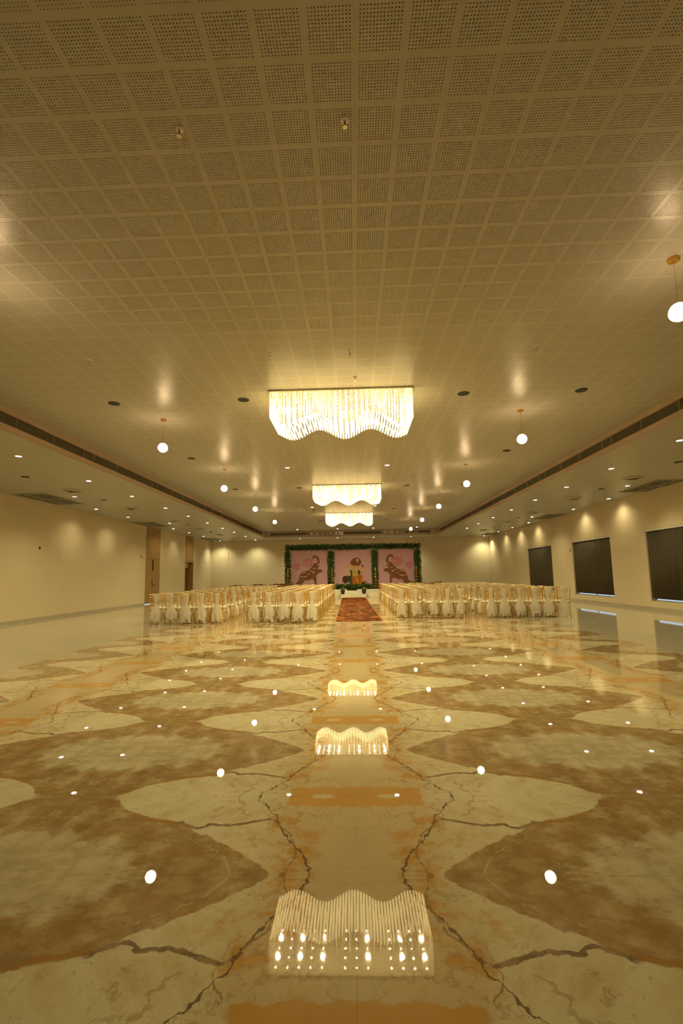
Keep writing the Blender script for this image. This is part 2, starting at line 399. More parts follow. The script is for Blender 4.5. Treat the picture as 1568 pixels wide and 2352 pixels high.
m = MB(); m.box(XL-.06, XR+.06, YC1, YC1+.06, ZS+.003, GZ0); m.box(XL-.06, XR+.06, YC1, YC1+.06, GZ1, ZC+.02); m.box(XL-.06, XL+.40, YC1, YC1+.06, GZ0, GZ1); m.box(XR-.45, XR+.06, YC1, YC1+.06, GZ0, GZ1); m.box(XL-.06, XR+.06, YC1+.06, YC1+.08, ZS+.004, ZC+.05)
fascia('trim_3', m, 'painted fascia at the far end of the raised ceiling')
m = MB(); m.box(XL-.06, XR+.06, YC0-.06, YC0, ZS+.003, ZC+.02); fascia('trim_4', m, 'painted fascia at the near end of the raised ceiling')

# long linear air grilles in the fascia
def grille_seg(L):
    m = MB(); m.box(-.035, -.030, -L/2, L/2, GZ0-4.345, GZ1-4.345)
    m.mi = 1
    for k in range(9):
        z = -.095 + k*.0225
        m.add([(-.002, -L/2+.004, z-.004), (-.026, -L/2+.004, z+.009), (-.026, L/2-.004, z+.009), (-.002, L/2-.004, z-.004),
               (-.002, -L/2+.004, z-.001), (-.026, -L/2+.004, z+.012), (-.026, L/2-.004, z+.012), (-.002, L/2-.004, z-.001)],
              [(0,1,2,3), (7,6,5,4), (0,4,5,1), (3,2,6,7), (0,3,7,4)])
    m.mi = 2; m.box(-.028, .002, -L/2, -L/2+.010, GZ0-4.345, GZ1-4.345)
    return m.mesh('grille_segment')
GM = [M['vent_dark'], M['louvre'], M['fascia']]
gs = [grille_seg(1.15), grille_seg(.42)]
def grille_run(lab, x, rz, flip):
    t = thing('air_grille', lab, 'air grille', (x, YC0, 4.345), 0, 'linear air grilles')
    y = .02; k = 0; tot = YC1 - YC0 - .57
    while y < tot - .45:
        i = 1 if k % 4 == 3 else 0; L = (1.15, .42)[i]
        if y + L > tot: i = 1; L = .42
        obj('grille_segment', gs[i], GM, t, (0, y + L/2, 0), 0 if not flip else PI); y += L; k += 1
    return t
grille_run('long dark linear air grille in the left ceiling fascia', XL, 0, False)
grille_run('long dark linear air grille in the right ceiling fascia', XR, 0, True)
t = thing('air_grille', 'shiny segmented linear air grille in the far end fascia', 'air grille', (0, YC1, 4.345), 0, 'linear air grilles')
xx = XL + .4; k = 0; rr = random.Random(3)
bars_me = []
for kind in range(2):
    m = MB(); L = .86
    m.mi = 0; m.box(-L/2, L/2, .03, .035, -.10, .10); m.mi = 1
    if kind == 0:
        for z in range(8): m.box(-L/2+.01, L/2-.01, .004, .02, -.092+z*.024, -.086+z*.024)
    else:
        for q in range(7):
            px = -L/2 + .06 + q*.12; m.box(px, px+rr.choice((.03, .06, .09)), .006, .012, -.1, .1)
    m.mi = 1; m.box(-L/2, L/2, -.004, .02, .09, .105); m.box(-L/2, L/2, -.004, .02, -.105, -.09); m.box(-L/2, -L/2+.02, -.004, .02, -.1, .1)
    bars_me.append((m.mesh('grille_segment'), [M['vent_dark'], M['louvre'] if kind == 0 else M['chrome']]))
while xx < XR - .5:
    me, mm = bars_me[(k*7 // 3) % 2]; obj('grille_segment', me, mm, t, (xx + .43, 0, 0)); xx += .88; k += 1

# ------------------------------------------------------------------ walls
WIN = [(25.29, 28.66), (19.53, 22.92), (13.77, 17.17), (8.0, 11.4), (2.24, 5.64)]
WZ0, WZ1, WT = .31, 2.77, .22
m = MB()
ys = [YF] + [v for a, b in sorted(WIN) for v in (a, b)] + [YB]
for i in range(0, len(ys), 2): m.box(WR, WR+WT, ys[i], ys[i+1], 0, ZS)
for a, b in WIN: m.box(WR, WR+WT, a, b, 0, WZ0); m.box(WR, WR+WT, a, b, WZ1, ZS)
wr = struct('wall_right', m, M['wall']); wr['label'] = 'cream right wall with curtained windows'
m = MB(); D1 = (25.0, 26.9); D2 = (30.94, 32.56); DZ = 2.385
m.box(WL-.2, WL, YF, D1[0], 0, ZS); m.box(WL-.2, WL, D1[1], D2[0], 0, ZS); m.box(WL-.2, WL, D2[1], YB, 0, ZS)
wl = struct('wall_left', m, M['wall']); wl['label'] = 'plain cream left wall with two timber door bays'
m = MB(); m.box(WL-.2, WR+.22, YB, YB+.2, 0, ZS); o = struct('wall_back', m, M['wall']); o['label'] = 'cream end wall behind the stage backdrop'
m = MB(); m.box(WL-.2, WR+.22, YF-.2, YF, 0, ZS+.6); o = struct('wall_front', m, M['wall']); o['label'] = 'cream wall closing the near end of the hall'
m = MB(); m.box(WL, WL+.014, YF, D1[0], 0, .10); m.box(WL, WL+.014, D1[1], D2[0], 0, .10); m.box(WL, WL+.014, D2[1], YB, 0, .10)
o = struct('baseboard_left', m, M['skirting']); o['label'] = 'low stone skirting along the left wall'
m = MB(); m.box(WR-.014, WR, YF, YB, 0, .10); o = struct('baseboard_right', m, M['skirting']); o['label'] = 'low stone skirting along the right wall'
m = MB(); m.box(WL, WR, YB-.014, YB, 0, .10); o = struct('baseboard_back', m, M['skirting']); o['label'] = 'low stone skirting along the end wall'

# door 1: full height oak bay with a pair of leaves and transom
m = MB(); m.box(WL-.06, WL-.012, D1[0]+.0, D1[1]-.0, DZ+.012, ZS); m.box(WL-.10, WL-.061, D1[0], D1[1], .06, ZS)
d1 = struct('door_1', m, M['door_wood']); d1['label'] = 'tall oak veneer door bay beside the left rows of chairs'
mid = (D1[0]+D1[1])/2
for s_, (a, b) in enumerate(((D1[0]+.008, mid-.003), (mid+.003, D1[1]-.008))):
    m = MB(); m.box(WL-.06, WL-.015, a, b, .035 if s_ == 0 else .006, DZ)
    lf = obj('door_leaf', m, M['door_wood'], d1)
    hy = mid - .04 if s_ == 0 else mid + .04
    m = MB(); m.tube([(WL-.0, hy, 1.78), (WL-.0, hy, 2.37)], .014, 8)
    for hz in (1.83, 2.32): m.tube([(WL-.016, hy, hz), (WL+.002, hy, hz)], .008, 6)
    obj('pull_handle', m, M['bronze'], lf)
m = MB(); m.box(WL-.016, WL-.008, mid-.10, mid+.02, 1.08, 1.28); obj('lock_plate', m, M['bronze'], d1)
m = MB(); m.tube([(WL-.016, mid+.03, 1.0), (WL+.05, mid+.03, 1.0), (WL+.05, mid+.17, 1.0)], .014, 6); m.box(WL-.016, WL-.006, mid-.02, mid+.10, .92, 1.05)
obj('lever_handle', m, M['bronze'], d1)
for q in (.18, .42):
    m = MB(); m.lathe([(.0, 0), (.028, .0), (.024, .012), (.0, .016)], 10, cap=False); obj('glint_disc', m, M['brass'], d1, (WL-.012, D1[0]+q, 2.395), rot=(0, PI/2, 0))  # small brass discs in place of lamp reflections on the door

# door 2: oak portal, its open passage closed by a dark leaf
m = MB(); m.box(WL-.06, WL-.004, D2[0], D2[1], DZ, ZS); m.box(WL-.36, WL-.004, D2[1]-.02, D2[1]+.03, 0, DZ); m.box(WL-.36, WL-.004, D2[0]-.03, D2[0]+.02, 0, DZ)
m.box(WL-.36, WL-.06, D2[0], D2[1], DZ, DZ+.05)
d2 = struct('door_2', m, M['door_wood']); d2['label'] = 'oak portal with an open dark passage in the far left corner'
m = MB(); m.box(WL-.42, WL-.36, D2[0]-.05, D2[1]+.05, 0, DZ+.05); obj('passage_wall', m, M['wall'], d2)
m = MB(); m.box(WL-.36, WL-.33, D2[0]+.03, D2[1]-.03, .005, 2.02); lf = obj('door_leaf', m, M['dark_wood'], d2)  # dark leaf stands in for the darkness of the passage beyond
m = MB(); m.box(WL-.42, WL-.2, D2[0]-.05, D2[1]+.05, -.02, -.001); obj('threshold', m, M['cream_floor'], d2)

# windows with curtains
NW = ['nearest the stage', 'in the middle of the right wall', 'at the right edge of the picture', 'just past the right edge of the picture', 'beside the camera']
for n, (a, b) in enumerate(WIN):
    m = MB(); e = .035; x0, x1 = WR+.15, WR+.19
    m.box(x0, x1, a, a+e, WZ0, WZ1); m.box(x0, x1, b-e, b, WZ0, WZ1); m.box(x0, x1, a+e, b-e, WZ0, WZ0+e); m.box(x0, x1, a+e, b-e, WZ1-e, WZ1)
    wd = struct('window_%d' % (n+1), m, M['trim_white']); wd['label'] = 'window ' + NW[n]
    c = (a+b)/2; m = MB(); m.box(x0, x1, c-.02, c+.02, WZ0+e, WZ1-e); obj('mullion', m, M['trim_white'], wd)
    for q0, q1 in ((a+e, c-.02), (c+.02, b-e)):
        m = MB(); m.box(x0+.015, x0+.021, q0, q1, WZ0+e, WZ1-e); obj('pane', m, M['glass'], wd)
    m = MB(); m.box(WR+.03, WR+.12, a+.01, b-.01, WZ1-.045, WZ1-.004)
    t = thing('curtain', 'dark olive pleated curtain covering the window ' + NW[n], 'curtain', (WR+.04, c, WZ0), 0, 'window curtains')
    m = MB(); m.box(-.035, .035, a-c+.01, b-c-.01, WZ1-WZ0-.05, WZ1-WZ0-.006); obj('curtain_track', m, M['trim_white'], t)
    m = MB(); nn = 420; W = b-a-.03; top = WZ1-WZ0-.05; rr = random.Random(n)
    ph = 0; prof = []
    for k in range(nn+1):
        y = -W/2 + .02 + W*.985*k/nn; ph += 2*PI*(40/nn)*(1+.35*math.sin(k*.021+n)); prof.append((.022*math.sin(ph), y))
    for zz, sc in ((top, .8), (top*.5, 1.0), (.085, 1.15)): m.v += [(x*sc, y, zz) for x, y in prof]
    L = nn+1
    for r in range(2):
        for k in range(nn): m.f.append((r*L+k, r*L+k+1, (r+1)*L+k+1, (r+1)*L+k)); m.m.append(0)
    cu = obj('curtain_cloth', m, M['curtain'], t, smooth=True); md = cu.modifiers.new('thick', 'SOLIDIFY'); md.thickness = .003

# small fittings on the walls
for y, lab in ((16.39, 'small dark socket on the bare left wall'), (24.44, 'small thermostat just left of the tall oak door'), (35.06, 'small wall switch near the far left corner')):
    t = thing('wall_fitting', lab, 'wall fitting', (WL, y, 2.5), 0)
    m = MB(); m.box(0, .008, -.055, .055, -.07, .07); obj('face_plate', m, M['screed'], t)
    m = MB(); m.box(.008, .02, -.035, .035, -.045, .045); obj('rocker', m, M['black'], t)
t = thing('wall_fitting', 'small dark socket left of the middle window', 'wall fitting', (WR, 23.08, 2.36), 0)
m = MB(); m.box(-.008, 0, -.05, .05, -.06, .06); obj('face_plate', m, M['brass'], t); m = MB(); m.box(-.018, -.008, -.03, .03, -.04, .04); obj('rocker', m, M['black'], t)
t = thing('security_camera', 'white dome security camera in the far left corner', 'camera', (-10.55, 35.2, ZS), 0)
m = MB(); m.lathe([(.09, 0), (.09, -.05), (.075, -.07)], 16); obj('housing', m, M['trim_white'], t, smooth=False)
m = MB(); m.lathe([(.07, -.07), (.062, -.11), (.035, -.135), (.004, -.142)], 14); obj('lens_dome', m, M['black'], t, smooth=True)
m = MB(); m.tube([(0, 0, 0), (.004, .01, -.3), (-.006, 0, -.6), (.01, -.01, -.84)], .006, 5)
tag(obj('hanging_cable', m, M['fascia'], None, (-9.85, 36.2, ZS)), 'thin loose cable hanging from the ceiling by the end wall', 'cable')

# ------------------------------------------------------------------ ceiling fittings
sl = bpy.data.lights.new('downlight_beam', 'SPOT'); sl.energy = SPOT_W; sl.color = SPOT_COL; sl.spot_size = math.radians(128); sl.spot_blend = 1.0; sl.shadow_soft_size = .025
m = MB(); m.lathe([(.078, 0), (.078, -.006), (.064, -.010), (.060, -.002)], 20, cap=False); ring_me = m.mesh('trim_ring')
m = MB(); m.lathe([(.0605, -.003), (.03, -.0045), (.002, -.005)], 20, cap=True); lens_me = m.mesh('lens')
sw = sl.copy(); sw.energy = SPOT_W*1.5; sw.color = (1.0, .96, .60)
sn = sl.copy(); sn.energy = SPOT_W*.5; sn.spot_size = math.radians(140)
def downlight(x, y, z, lab, group):
    t = thing('downlight', lab, 'downlight', (x, y, z), 0, group)
    obj('trim_ring', ring_me, M['trim_white'], t); obj('lens', lens_me, M['lens'], t)
    l = bpy.data.objects.new('beam', sw if y > 34.5 else (sn if abs(x) > 9.5 else sl)); C.objects.link(l); l.parent = t; l.location = (0, 0, -.02)
def series(xs_ys, z, what, group):
    for i, (x, y) in enumerate(xs_ys):
        downlight(x, y, z, 'round recessed downlight, %s %s, counted from the camera' % (ORD[i], what), group)
series([(-7.37, y) for y in (1.7, 4.5, 7.3, 10.09, 12.91, 15.53, 18.39, 21.0, 23.8, 26.6, 29.2, 32.4, 35.7)], ZS, 'in the row beside the left fascia', 'left downlights')  # nearest three are out of view, added to light the near floor
series([(-10.07, 12.6), (-9.23, 15.37), (-10.07, 18.27), (-10.07, 20.92), (-9.23, 23.62), (-10.07, 26.34), (-10.07, 28.91), (-10.07, 31.76), (-10.07, 35.8)], ZS, 'in the row beside the left wall', 'left downlights')
series([(7.0, y) for y in (1.75, 4.55, 7.36, 10.16, 12.89, 15.63, 18.35, 21.15, 23.95, 26.79, 29.5)], ZS, 'in the row beside the right fascia', 'right downlights')  # first three sit unseen, added to brighten the floor by the camera
series([(9.8, 12.7), (8.96, 15.64), (9.8, 18.42), (9.8, 21.38), (8.96, 24.05), (9.8, 26.85), (9.8, 29.63), (9.8, 32.5), (9.75, 35.9)], ZS, 'in the row beside the right wall', 'right downlights')
for x, y, lab in ((-1.908, 13.83, 'left of the middle crystal chandelier'), (1.04, 13.8, 'right of the middle crystal chandelier'), (-1.907, 22.2, 'left of the farthest crystal chandelier'), (1.05, 22.2, 'right of the farthest crystal chandelier')):
    downlight(x, y, ZC, 'small recessed downlight in the raised ceiling ' + lab, 'centre downlights')
for i, x in enumerate((-3.87, -1.08, 1.40, 4.4)):
    downlight(x, 32.95, ZC, 'recessed downlight in the raised ceiling by the far fascia, %s from the left' % ORD[i], 'centre downlights')
for i, x in enumerate((-3.95, -1.17, 1.49, 4.25)):
    downlight(x, 35.3, ZS, 'recessed downlight washing the end wall above the backdrop, %s from the left' % ORD[i], 'end wall downlights')

m = MB(); m.lathe([(.102, 0), (.102, -.006), (.092, -.008)], 24, cap=False); spk_ring = m.mesh('speaker_rim')
m = MB(); m.lathe([(.093, -.004), (.05, -.0065), (.002, -.007)], 24); spk_face = m.mesh('speaker_mesh')
def speaker(x, y, z, lab):
    t = thing('ceiling_speaker', lab, 'speaker', (x, y, z), 0, 'ceiling speakers'); obj('speaker_rim', spk_ring, M['black'], t); obj('speaker_mesh', spk_face, M['black'], t)
nm = {8.29: 'beside the nearest chandelier', 12.45: 'past the first globe lamps', 17.14: 'beside the middle chandelier', 23.22: 'level with the far globe lamps', 28.02: 'beyond the farthest chandelier'}
for x, y in ((-4.33, 8.29), (-1.94, 8.29), (2.02, 8.29), (4.1, 8.29), (-4.32, 12.45), (4.09, 12.45), (-4.29, 17.14), (4.0, 17.14), (-1.94, 17.14), (1.99, 17.14), (-1.92, 23.22), (2.0, 23.22), (-1.93, 28.02), (1.99, 28.02)):
    speaker(x, y, ZC, 'round black ceiling speaker on the %s %s %s' % ('outer' if abs(x) > 3 else 'inner', 'left' if x < 0 else 'right', nm[y]))
for i, y in enumerate((12.2, 16.22, 24.6, 28.74)):
    speaker(-8.69, y, ZS, 'round black speaker in the lower left ceiling, %s from the camera' % ORD[i]); speaker(8.37, (12.28, 16.14, 24.31, 28.71)[i], ZS, 'round black speaker in the lower right ceiling, %s from the camera' % ORD[i])

# square four way diffusers
def diffuser_meshes():
    out = []
    for k in range(4):
        a, b = .25 - k*.06, .25 - k*.06 - .035
        za, zb = (-.004, .0) if k == 0 else (-.002, -.034)
        m = MB(); p = [(-a,-a,za),(a,-a,za),(a,a,za),(-a,a,za),(-b,-b,zb-.004),(b,-b,zb-.004),(b,b,zb-.004),(-b,b,zb-.004)]
        q = [(x, y, z-.002) for x, y, z in p]
        m.add(p + q, [(0,1,5,4),(1,2,6,5),(2,3,7,6),(3,0,4,7),(12,13,9,8),(13,14,10,9),(14,15,11,10),(15,12,8,11)]); out.append(m.mesh('louvre_ring'))
    m = MB(); m.box(-.22, .22, -.22, .22, -.003, -.001); out.append(m.mesh('duct_mouth')); return out
dfm = diffuser_meshes()
def diffuser(x, y, lab):
    t = thing('air_diffuser', lab, 'air diffuser', (x, y, ZS), 0, 'square air diffusers')
    for k in range(4): obj('louvre_ring', dfm[k], M['vent'], t)
    obj('duct_mouth', dfm[4], M['vent_dark'], t)
for i, y in enumerate((14.25, 18.22, 22.7, 26.68, 30.68, 34.1)): diffuser(-8.64, y, 'square louvred air diffuser in the lower left ceiling, %s from the camera' % ORD[i])
for i, y in enumerate((14.25, 18.08, 22.25, 26.1, 30.9, 35.0)): diffuser(8.35, y, 'square louvred air diffuser in the lower right ceiling, %s from the camera' % ORD[i])

# big return air grilles with slanted bars
def ret_grille(x0, x1, y0, y1, s, lab):
    t = thing('return_grille', lab, 'air grille', ((x0+x1)/2, (y0+y1)/2, ZS), 0, 'return air grilles')
    w_, l_ = (x1-x0)/2, (y1-y0)/2; f = .03
    m = MB(); m.box(-w_, w_, -l_, l_, -.003, -.001); obj('duct_mouth', m, M['black'], t)
    m = MB(); m.box(-w_, w_, -l_, -l_+f, -.022, -.001); m.box(-w_, w_, l_-f, l_, -.022, -.001); m.box(-w_, -w_+f, -l_+f, l_-f, -.022, -.001); m.box(w_-f, w_, -l_+f, l_-f, -.022, -.001)
    obj('frame', m, M['vent'], t)
    q = -s*(w_*.36); m = MB(); m.box(q-.025, q+.025, -l_+f, l_-f, -.023, -.003); obj('divider', m, M['vent'], t)
    m = MB(); m.box(-w_+f, w_-f, -.02, .02, -.0225, -.003); obj('divider', m, M['vent'], t)
    dx, dy = s*.6, -.8; nx, ny = -dy, dx; W, L = w_-f, l_-f; step = .078; n = int((W+L)*1.5/step)
    for k in range(-n, n+1):
        c = k*step; px, py = nx*c, ny*c; lo, hi = -9, 9
        for p, d, e in ((px, dx, W), (py, dy, L)):
            a, b = sorted(((-e-p)/d, (e-p)/d)); lo = max(lo, a); hi = min(hi, b)
        if hi - lo < .06: continue
        A = (px+dx*lo, py+dy*lo); B = (px+dx*hi, py+dy*hi); h = .020; m = MB()
        pts = [(A[0]-nx*h, A[1]-ny*h), (A[0]+nx*h, A[1]+ny*h), (B[0]+nx*h, B[1]+ny*h), (B[0]-nx*h, B[1]-ny*h)]
        pts = [(max(-W, min(W, p[0])), max(-L, min(L, p[1]))) for p in pts]
        m.add([(p[0], p[1], -.019) for p in pts] + [(p[0], p[1], -.004) for p in pts], [(0,1,2,3),(7,6,5,4),(0,4,5,1),(1,5,6,2),(2,6,7,3),(3,7,4,0)])
        obj('bar', m, M['grille_bar'], t)
for i, (a, b) in enumerate(((14.62, 16.9), (22.95, 25.1), (33.2, 35.3))): ret_grille(-10.8, -9.72, a, b, 1, 'large slatted return air grille by the left wall, %s from the camera' % ORD[i])
for i, (a, b) in enumerate(((14.7, 16.85), (23.1, 25.1), (33.5, 35.2))): ret_grille(9.33, 10.25, a, b, -1, 'large slatted return air grille by the right wall, %s from the camera' % ORD[i])

# sprinklers
m1 = MB(); m1.lathe([(.032, 0), (.030, -.006), (.012, -.010)], 12); sp1 = m1.mesh('escutcheon')
m1 = MB(); m1.lathe([(.009, -.008), (.009, -.03), (.005, -.035), (.005, -.055)], 8); m1.lathe([(.018, -.055), (.018, -.058)], 10); sp2 = m1.mesh('sprinkler_head')
for x, y, lab in ((-1.185, 3.02, 'nearest sprinkler on the left of the ceiling'), (0, 3.01, 'nearest sprinkler in the middle of the ceiling'), (-3.81, 6.53, 'sprinkler on the far left before the nearest chandelier'), (2.65, 6.54, 'sprinkler on the right before the nearest chandelier'), (-1.145, 6.52, 'sprinkler above the left end of the nearest chandelier'), (0, 6.52, 'sprinkler above the middle of the nearest chandelier'), (.08, 7.45, 'sprinkler against the plate of the nearest chandelier')):
    t = thing('sprinkler', 'small metal ' + lab, 'sprinkler', (x, y, ZC), 0, 'sprinklers'); obj('escutcheon', sp1, M['trim_white'], t); obj('sprinkler_head', sp2, M['chrome'], t)

# pendant globes
m = MB(); m.lathe([(.058, 0), (.058, -.028), (.052, -.034), (.004, -.036)], 24); rose_me = m.mesh('ceiling_rose')
m = MB(); m.tube([(0, 0, -.036), (0, 0, -.495)], .0022, 5); cord_me = m.mesh('cord')
def arc(r, a0, a1, n, z): return [(max(.002, r*math.cos(a0+(a1-a0)*k/n)), z + r*math.sin(a0+(a1-a0)*k/n)) for k in range(n+1)]
m = MB(); m.lathe(arc(.092, PI/2*.97, .06, 6, 0), 16); gt_me = m.mesh('globe_upper', True)
m = MB(); m.lathe(arc(.096, -.06, -1.12, 5, 0), 16); gb_me = m.mesh('globe_lower', True)
m = MB(); m.lathe([(.086, .006), (.086, -.006)], 16); band_me = m.mesh('globe_band')
m = MB(); m.lathe([(.012, .088), (.012, .11), (.004, .118)], 8); cap_me = m.mesh('globe_cap')
def pendant(x, y, lab):
    t = thing('pendant_lamp', lab, 'pendant lamp', (x, y, ZC), 0, 'globe pendants')
    obj('ceiling_rose', rose_me, M['brass'], t); obj('cord', cord_me, M['brass'], t)
    for nme, me, mt in (('globe_upper', gt_me, M['globe']), ('globe_lower', gb_me, M['globe']), ('globe_band', band_me, M['brass']), ('globe_cap', cap_me, M['brass'])):
        obj(nme, me, mt, t, (0, 0, -.587))
for i, y in enumerate((4.63, 9.24, 13.81, 18.3, 22.9)): pendant(-3.79, y, 'glowing globe pendant on a thin cord, %s in the left row counted from the camera' % ORD[i])
for i, y in enumerate((4.69, 9.27, 13.93, 18.6, 23.2, 27.86)): pendant(3.36, y, 'glowing globe pendant on a thin cord, %s in the right row counted from the camera' % ORD[i])

# ------------------------------------------------------------------ crystal chandeliers
m = MB(); m.tube([(0, 0, 0), (0, .92, 0)], .0155, 6); rod_me = m.mesh('crystal_rod', True)
m = MB(); rr = random.Random(5)
for k in range(26):
    z = -(k+.5)/26; r = .0105; s_ = .5/26
    m.add([(r, 0, z), (0, r, z), (-r, 0, z), (0, -r, z), (0, 0, z+s_), (0, 0, z-s_)], [(0,1,4),(1,2,4),(2,3,4),(3,0,4),(1,0,5),(2,1,5),(3,2,5),(0,3,5)])
strand_me = m.mesh('crystal_strand')
for i, p in enumerate(m.v): pass
m = MB(); m.lathe([(.018, 0), (.018, -.006)], 8); led_me = m.mesh('led_lamp')
def wave(x, w_):       # height below the ceiling of the wavy rod sheet
    t = (x + w_)/(2*w_)                       # 0..1, three troughs
    return -.512 - .092*math.sin(2*PI*(t*2.62 + .0) - .12) if False else -.512 - .092*math.cos(2*PI*(t*2.52 - .315))
ll = bpy.data.lights.new('led_beam', 'SPOT'); ll.energy = LEDSPOT_W; ll.color = (1.0, .89, .46); ll.spot_size = math.radians(174); ll.spot_blend = .75; ll.shadow_soft_size = .032
def chandelier(xc, y0, w_, lab):
    t = thing('chandelier', lab, 'chandelier', (xc, y0, ZC), 0, 'crystal chandeliers')
    D = 1.0; m = MB(); m.box(-w_-.02, w_+.02, -.02, D+.02, -.028, 0); plate = obj('ceiling_plate', m, M['chrome'], t)
    n = 50
    for k in range(n):
        x = -w_ + 2*w_*(k+.5)/n; z = wave(x, w_)
        obj('crystal_rod', rod_me, M['rod'], t, (x, .04, z))
        for y, dx in ((.0, 0), (.035, w_/n), (.35, 0), (.68, w_/n), (.985, 0)):
            if y > .1 and k % 2: continue
            o = obj('crystal_strand', strand_me, M['crystal'], t, (x+dx, y, -.028)); o.scale = (1, 1, -z - .028)
    for y in [.06 + .088*i for i in range(11)]:
        for x in (-w_, w_):
            o = obj('crystal_strand', strand_me, M['crystal'], t, (x, y, -.028)); o.scale = (1, 1, -wave(x, w_) - .028)
    for c in (0, 2, 4, 8, 11, 13):
        for r in (1, 3):
            l = bpy.data.objects.new('led_beam', ll); C.objects.link(l); l.parent = t; l.location = (-w_ + .09 + (2*w_-.18)*c/13, .12 + .19*r, -.045)
    for r in range(5):
        for c in range(14):
            if c in (5, 9): continue
            obj('led_lamp', led_me, M['led'], plate, (-w_ + .09 + (2*w_-.18)*c/13, .12 + .19*r, -.028))
chandelier(-.17, 7.9, 1.235, 'nearest wide crystal chandelier with a wavy underside of glowing rods')
chandelier(-.20, 16.67, 1.21, 'middle wide crystal chandelier with a wavy underside of glowing rods')
chandelier(-.20, 24.43, 1.21, 'farthest wide crystal chandelier with a wavy underside of glowing rods')

# ------------------------------------------------------------------ banquet chairs
def sash_mesh(seed):
    r = random.Random(seed); N = 36; rows = 18; vs_ = []; fs = []
    sk = r.uniform(-.035, .035); wb = r.uniform(.12, .165); ph = [r.uniform(0, 6.28) for _ in range(4)]; zb = r.uniform(.07, .15); bb = r.uniform(-1.2, 1.6); wt = r.uniform(.075, .12); xo = r.uniform(-.025, .025); kw = r.uniform(.028, .042)
    for i in range(rows+1):
        t = i/rows
        if t < .38:      # band over the back narrowing to the knot
            s = t/.38; z = .905 - s*.33; hw = wt + (kw-wt)*s**1.3; d = .030 - .006*s; yc = -.255 + .055*s; pl = .05 + .10*s
        else:            # skirt of loose tulle
            s = (t-.38)/.62; z = .575 - s*(.575-zb); hw = kw + (wb-kw)*(min(1, s*1.9)**.7 - .18*max(0, s-.6)*bb) ; d = .03 + .055*min(1, s*2); yc = -.205 - .045*math.sin(min(1, s*1.4)*PI/2); pl = .14 + .30*s
        for k in range(N):
            a = 2*PI*k/N
            f = 1 + pl*(math.sin(7*a + ph[0] + 5*t) * .55 + .45*math.sin(12*a + ph[1] - 6*t))
            x = hw*math.copysign(abs(math.cos(a))**.8, math.cos(a))*f + xo*(1 if t < .38 else 1) + (sk*((t-.38)/.62)**1.2 if t > .38 else 0)
            x = x if abs(x) < .165 else math.copysign(.165 + .04*math.tanh((abs(x)-.165)/.04), x)
            y = yc + d*math.sin(a)*f
            zz = z + (((.05*math.sin(5*a+ph[2]) + .035*math.sin(11*a+ph[3])) * ((t-.38)/.62)**3) if t > .38 else 0)
            vs_.append((x, y, max(zz, .015)))
    for i in range(rows):
        for k in range(N): fs.append((i*N+k, (i+1)*N+k, (i+1)*N+(k+1) % N, i*N+(k+1) % N))
    fs.append(tuple(range(N)))
    m = MB(); m.add(vs_, fs); return m.mesh('sash', True)
sashes = [sash_mesh(11+i) for i in range(9)]
def bamboo(mb, pts, r):      # turned member with small knuckle rings
    P = []; R_ = []
    a = [Vector(p) for p in pts]
    for i in range(len(a)-1):
        for s in (0, .3, .34, .38, .7, .74, .78):
            P.append(a[i].lerp(a[i+1], s)); R_.append(r*1.35 if s in (.34, .74) else r)
    P.append(a[-1]); R_.append(r); mb.tube(P, R_, 6)
def rod(mb, a, b, r=.009): mb.tube([a, b], r, 5)
CH = {}
for s in (-1, 1):
    m = MB(); bamboo(m, [(s*.188, -.205, 0), (s*.172, -.175, .46), (s*.198, -.255, .90)], .0135); m.lathe([(.016, 0), (.012, .012), (.004, .016)], 6, (s*.198, -.255, .895)); CH['back_post', s] = m.mesh('back_post')
    m = MB(); bamboo(m, [(s*.20, .185, 0), (s*.185, .175, .45)], .0135); CH['leg', s] = m.mesh('leg')
    m = MB(); [rod(m, (s*.186, -.19, z), (s*.192, .18, z)) for z in (.16, .25, .34)]; CH['side_stretcher', s] = m.mesh('side_stretcher')
m = MB(); [rod(m, (-.19, y, z), (.19, y, z)) for y, z in ((-.195, .19), (-.19, .30), (.18, .17), (.18, .27))]; CH['cross_stretcher', 0] = m.mesh('cross_stretcher')
m = MB(); m.box(-.20, .20, -.195, .20, .425, .452); CH['seat_frame', 0] = m.mesh('seat_frame')
m = MB(); rod(m, (-.20, -.2535, .885), (.20, -.2535, .885), .011); rod(m, (-.195, -.237, .80), (.195, -.237, .80), .009); CH['top_rail', 0] = m.mesh('top_rail')
m = MB(); rod(m, (-.18, -.204, .62), (.18, -.204, .62)); rod(m, (-.18, -.195, .565), (.18, -.195, .565)); CH['lower_rail', 0] = m.mesh('lower_rail')
for q in range(5):
    x = -.11 + q*.055; m = MB(); rod(m, (x, -.204, .62), (x*1.08, -.237, .80), .0065); CH['spindle', q] = m.mesh('spindle')
m = MB(); b_ = .19; pr = [(-b_, -.19), (b_, -.19), (b_, .195), (-b_, .195)]
vs_ = []
for k, (zz, ins) in enumerate(((.452, .006), (.462, 0), (.487, 0), (.500, .02))): vs_ += [(p[0]*(1-ins/.19), p[1]*(1-ins/.19), zz) for p in pr]
m.add(vs_, [(3,2,1,0), (12,13,14,15)] + [(r*4+k, r*4+(k+1) % 4, r*4+4+(k+1) % 4, r*4+4+k) for r in range(3) for k in range(4)]); CUSH = m.mesh('seat_cushion')
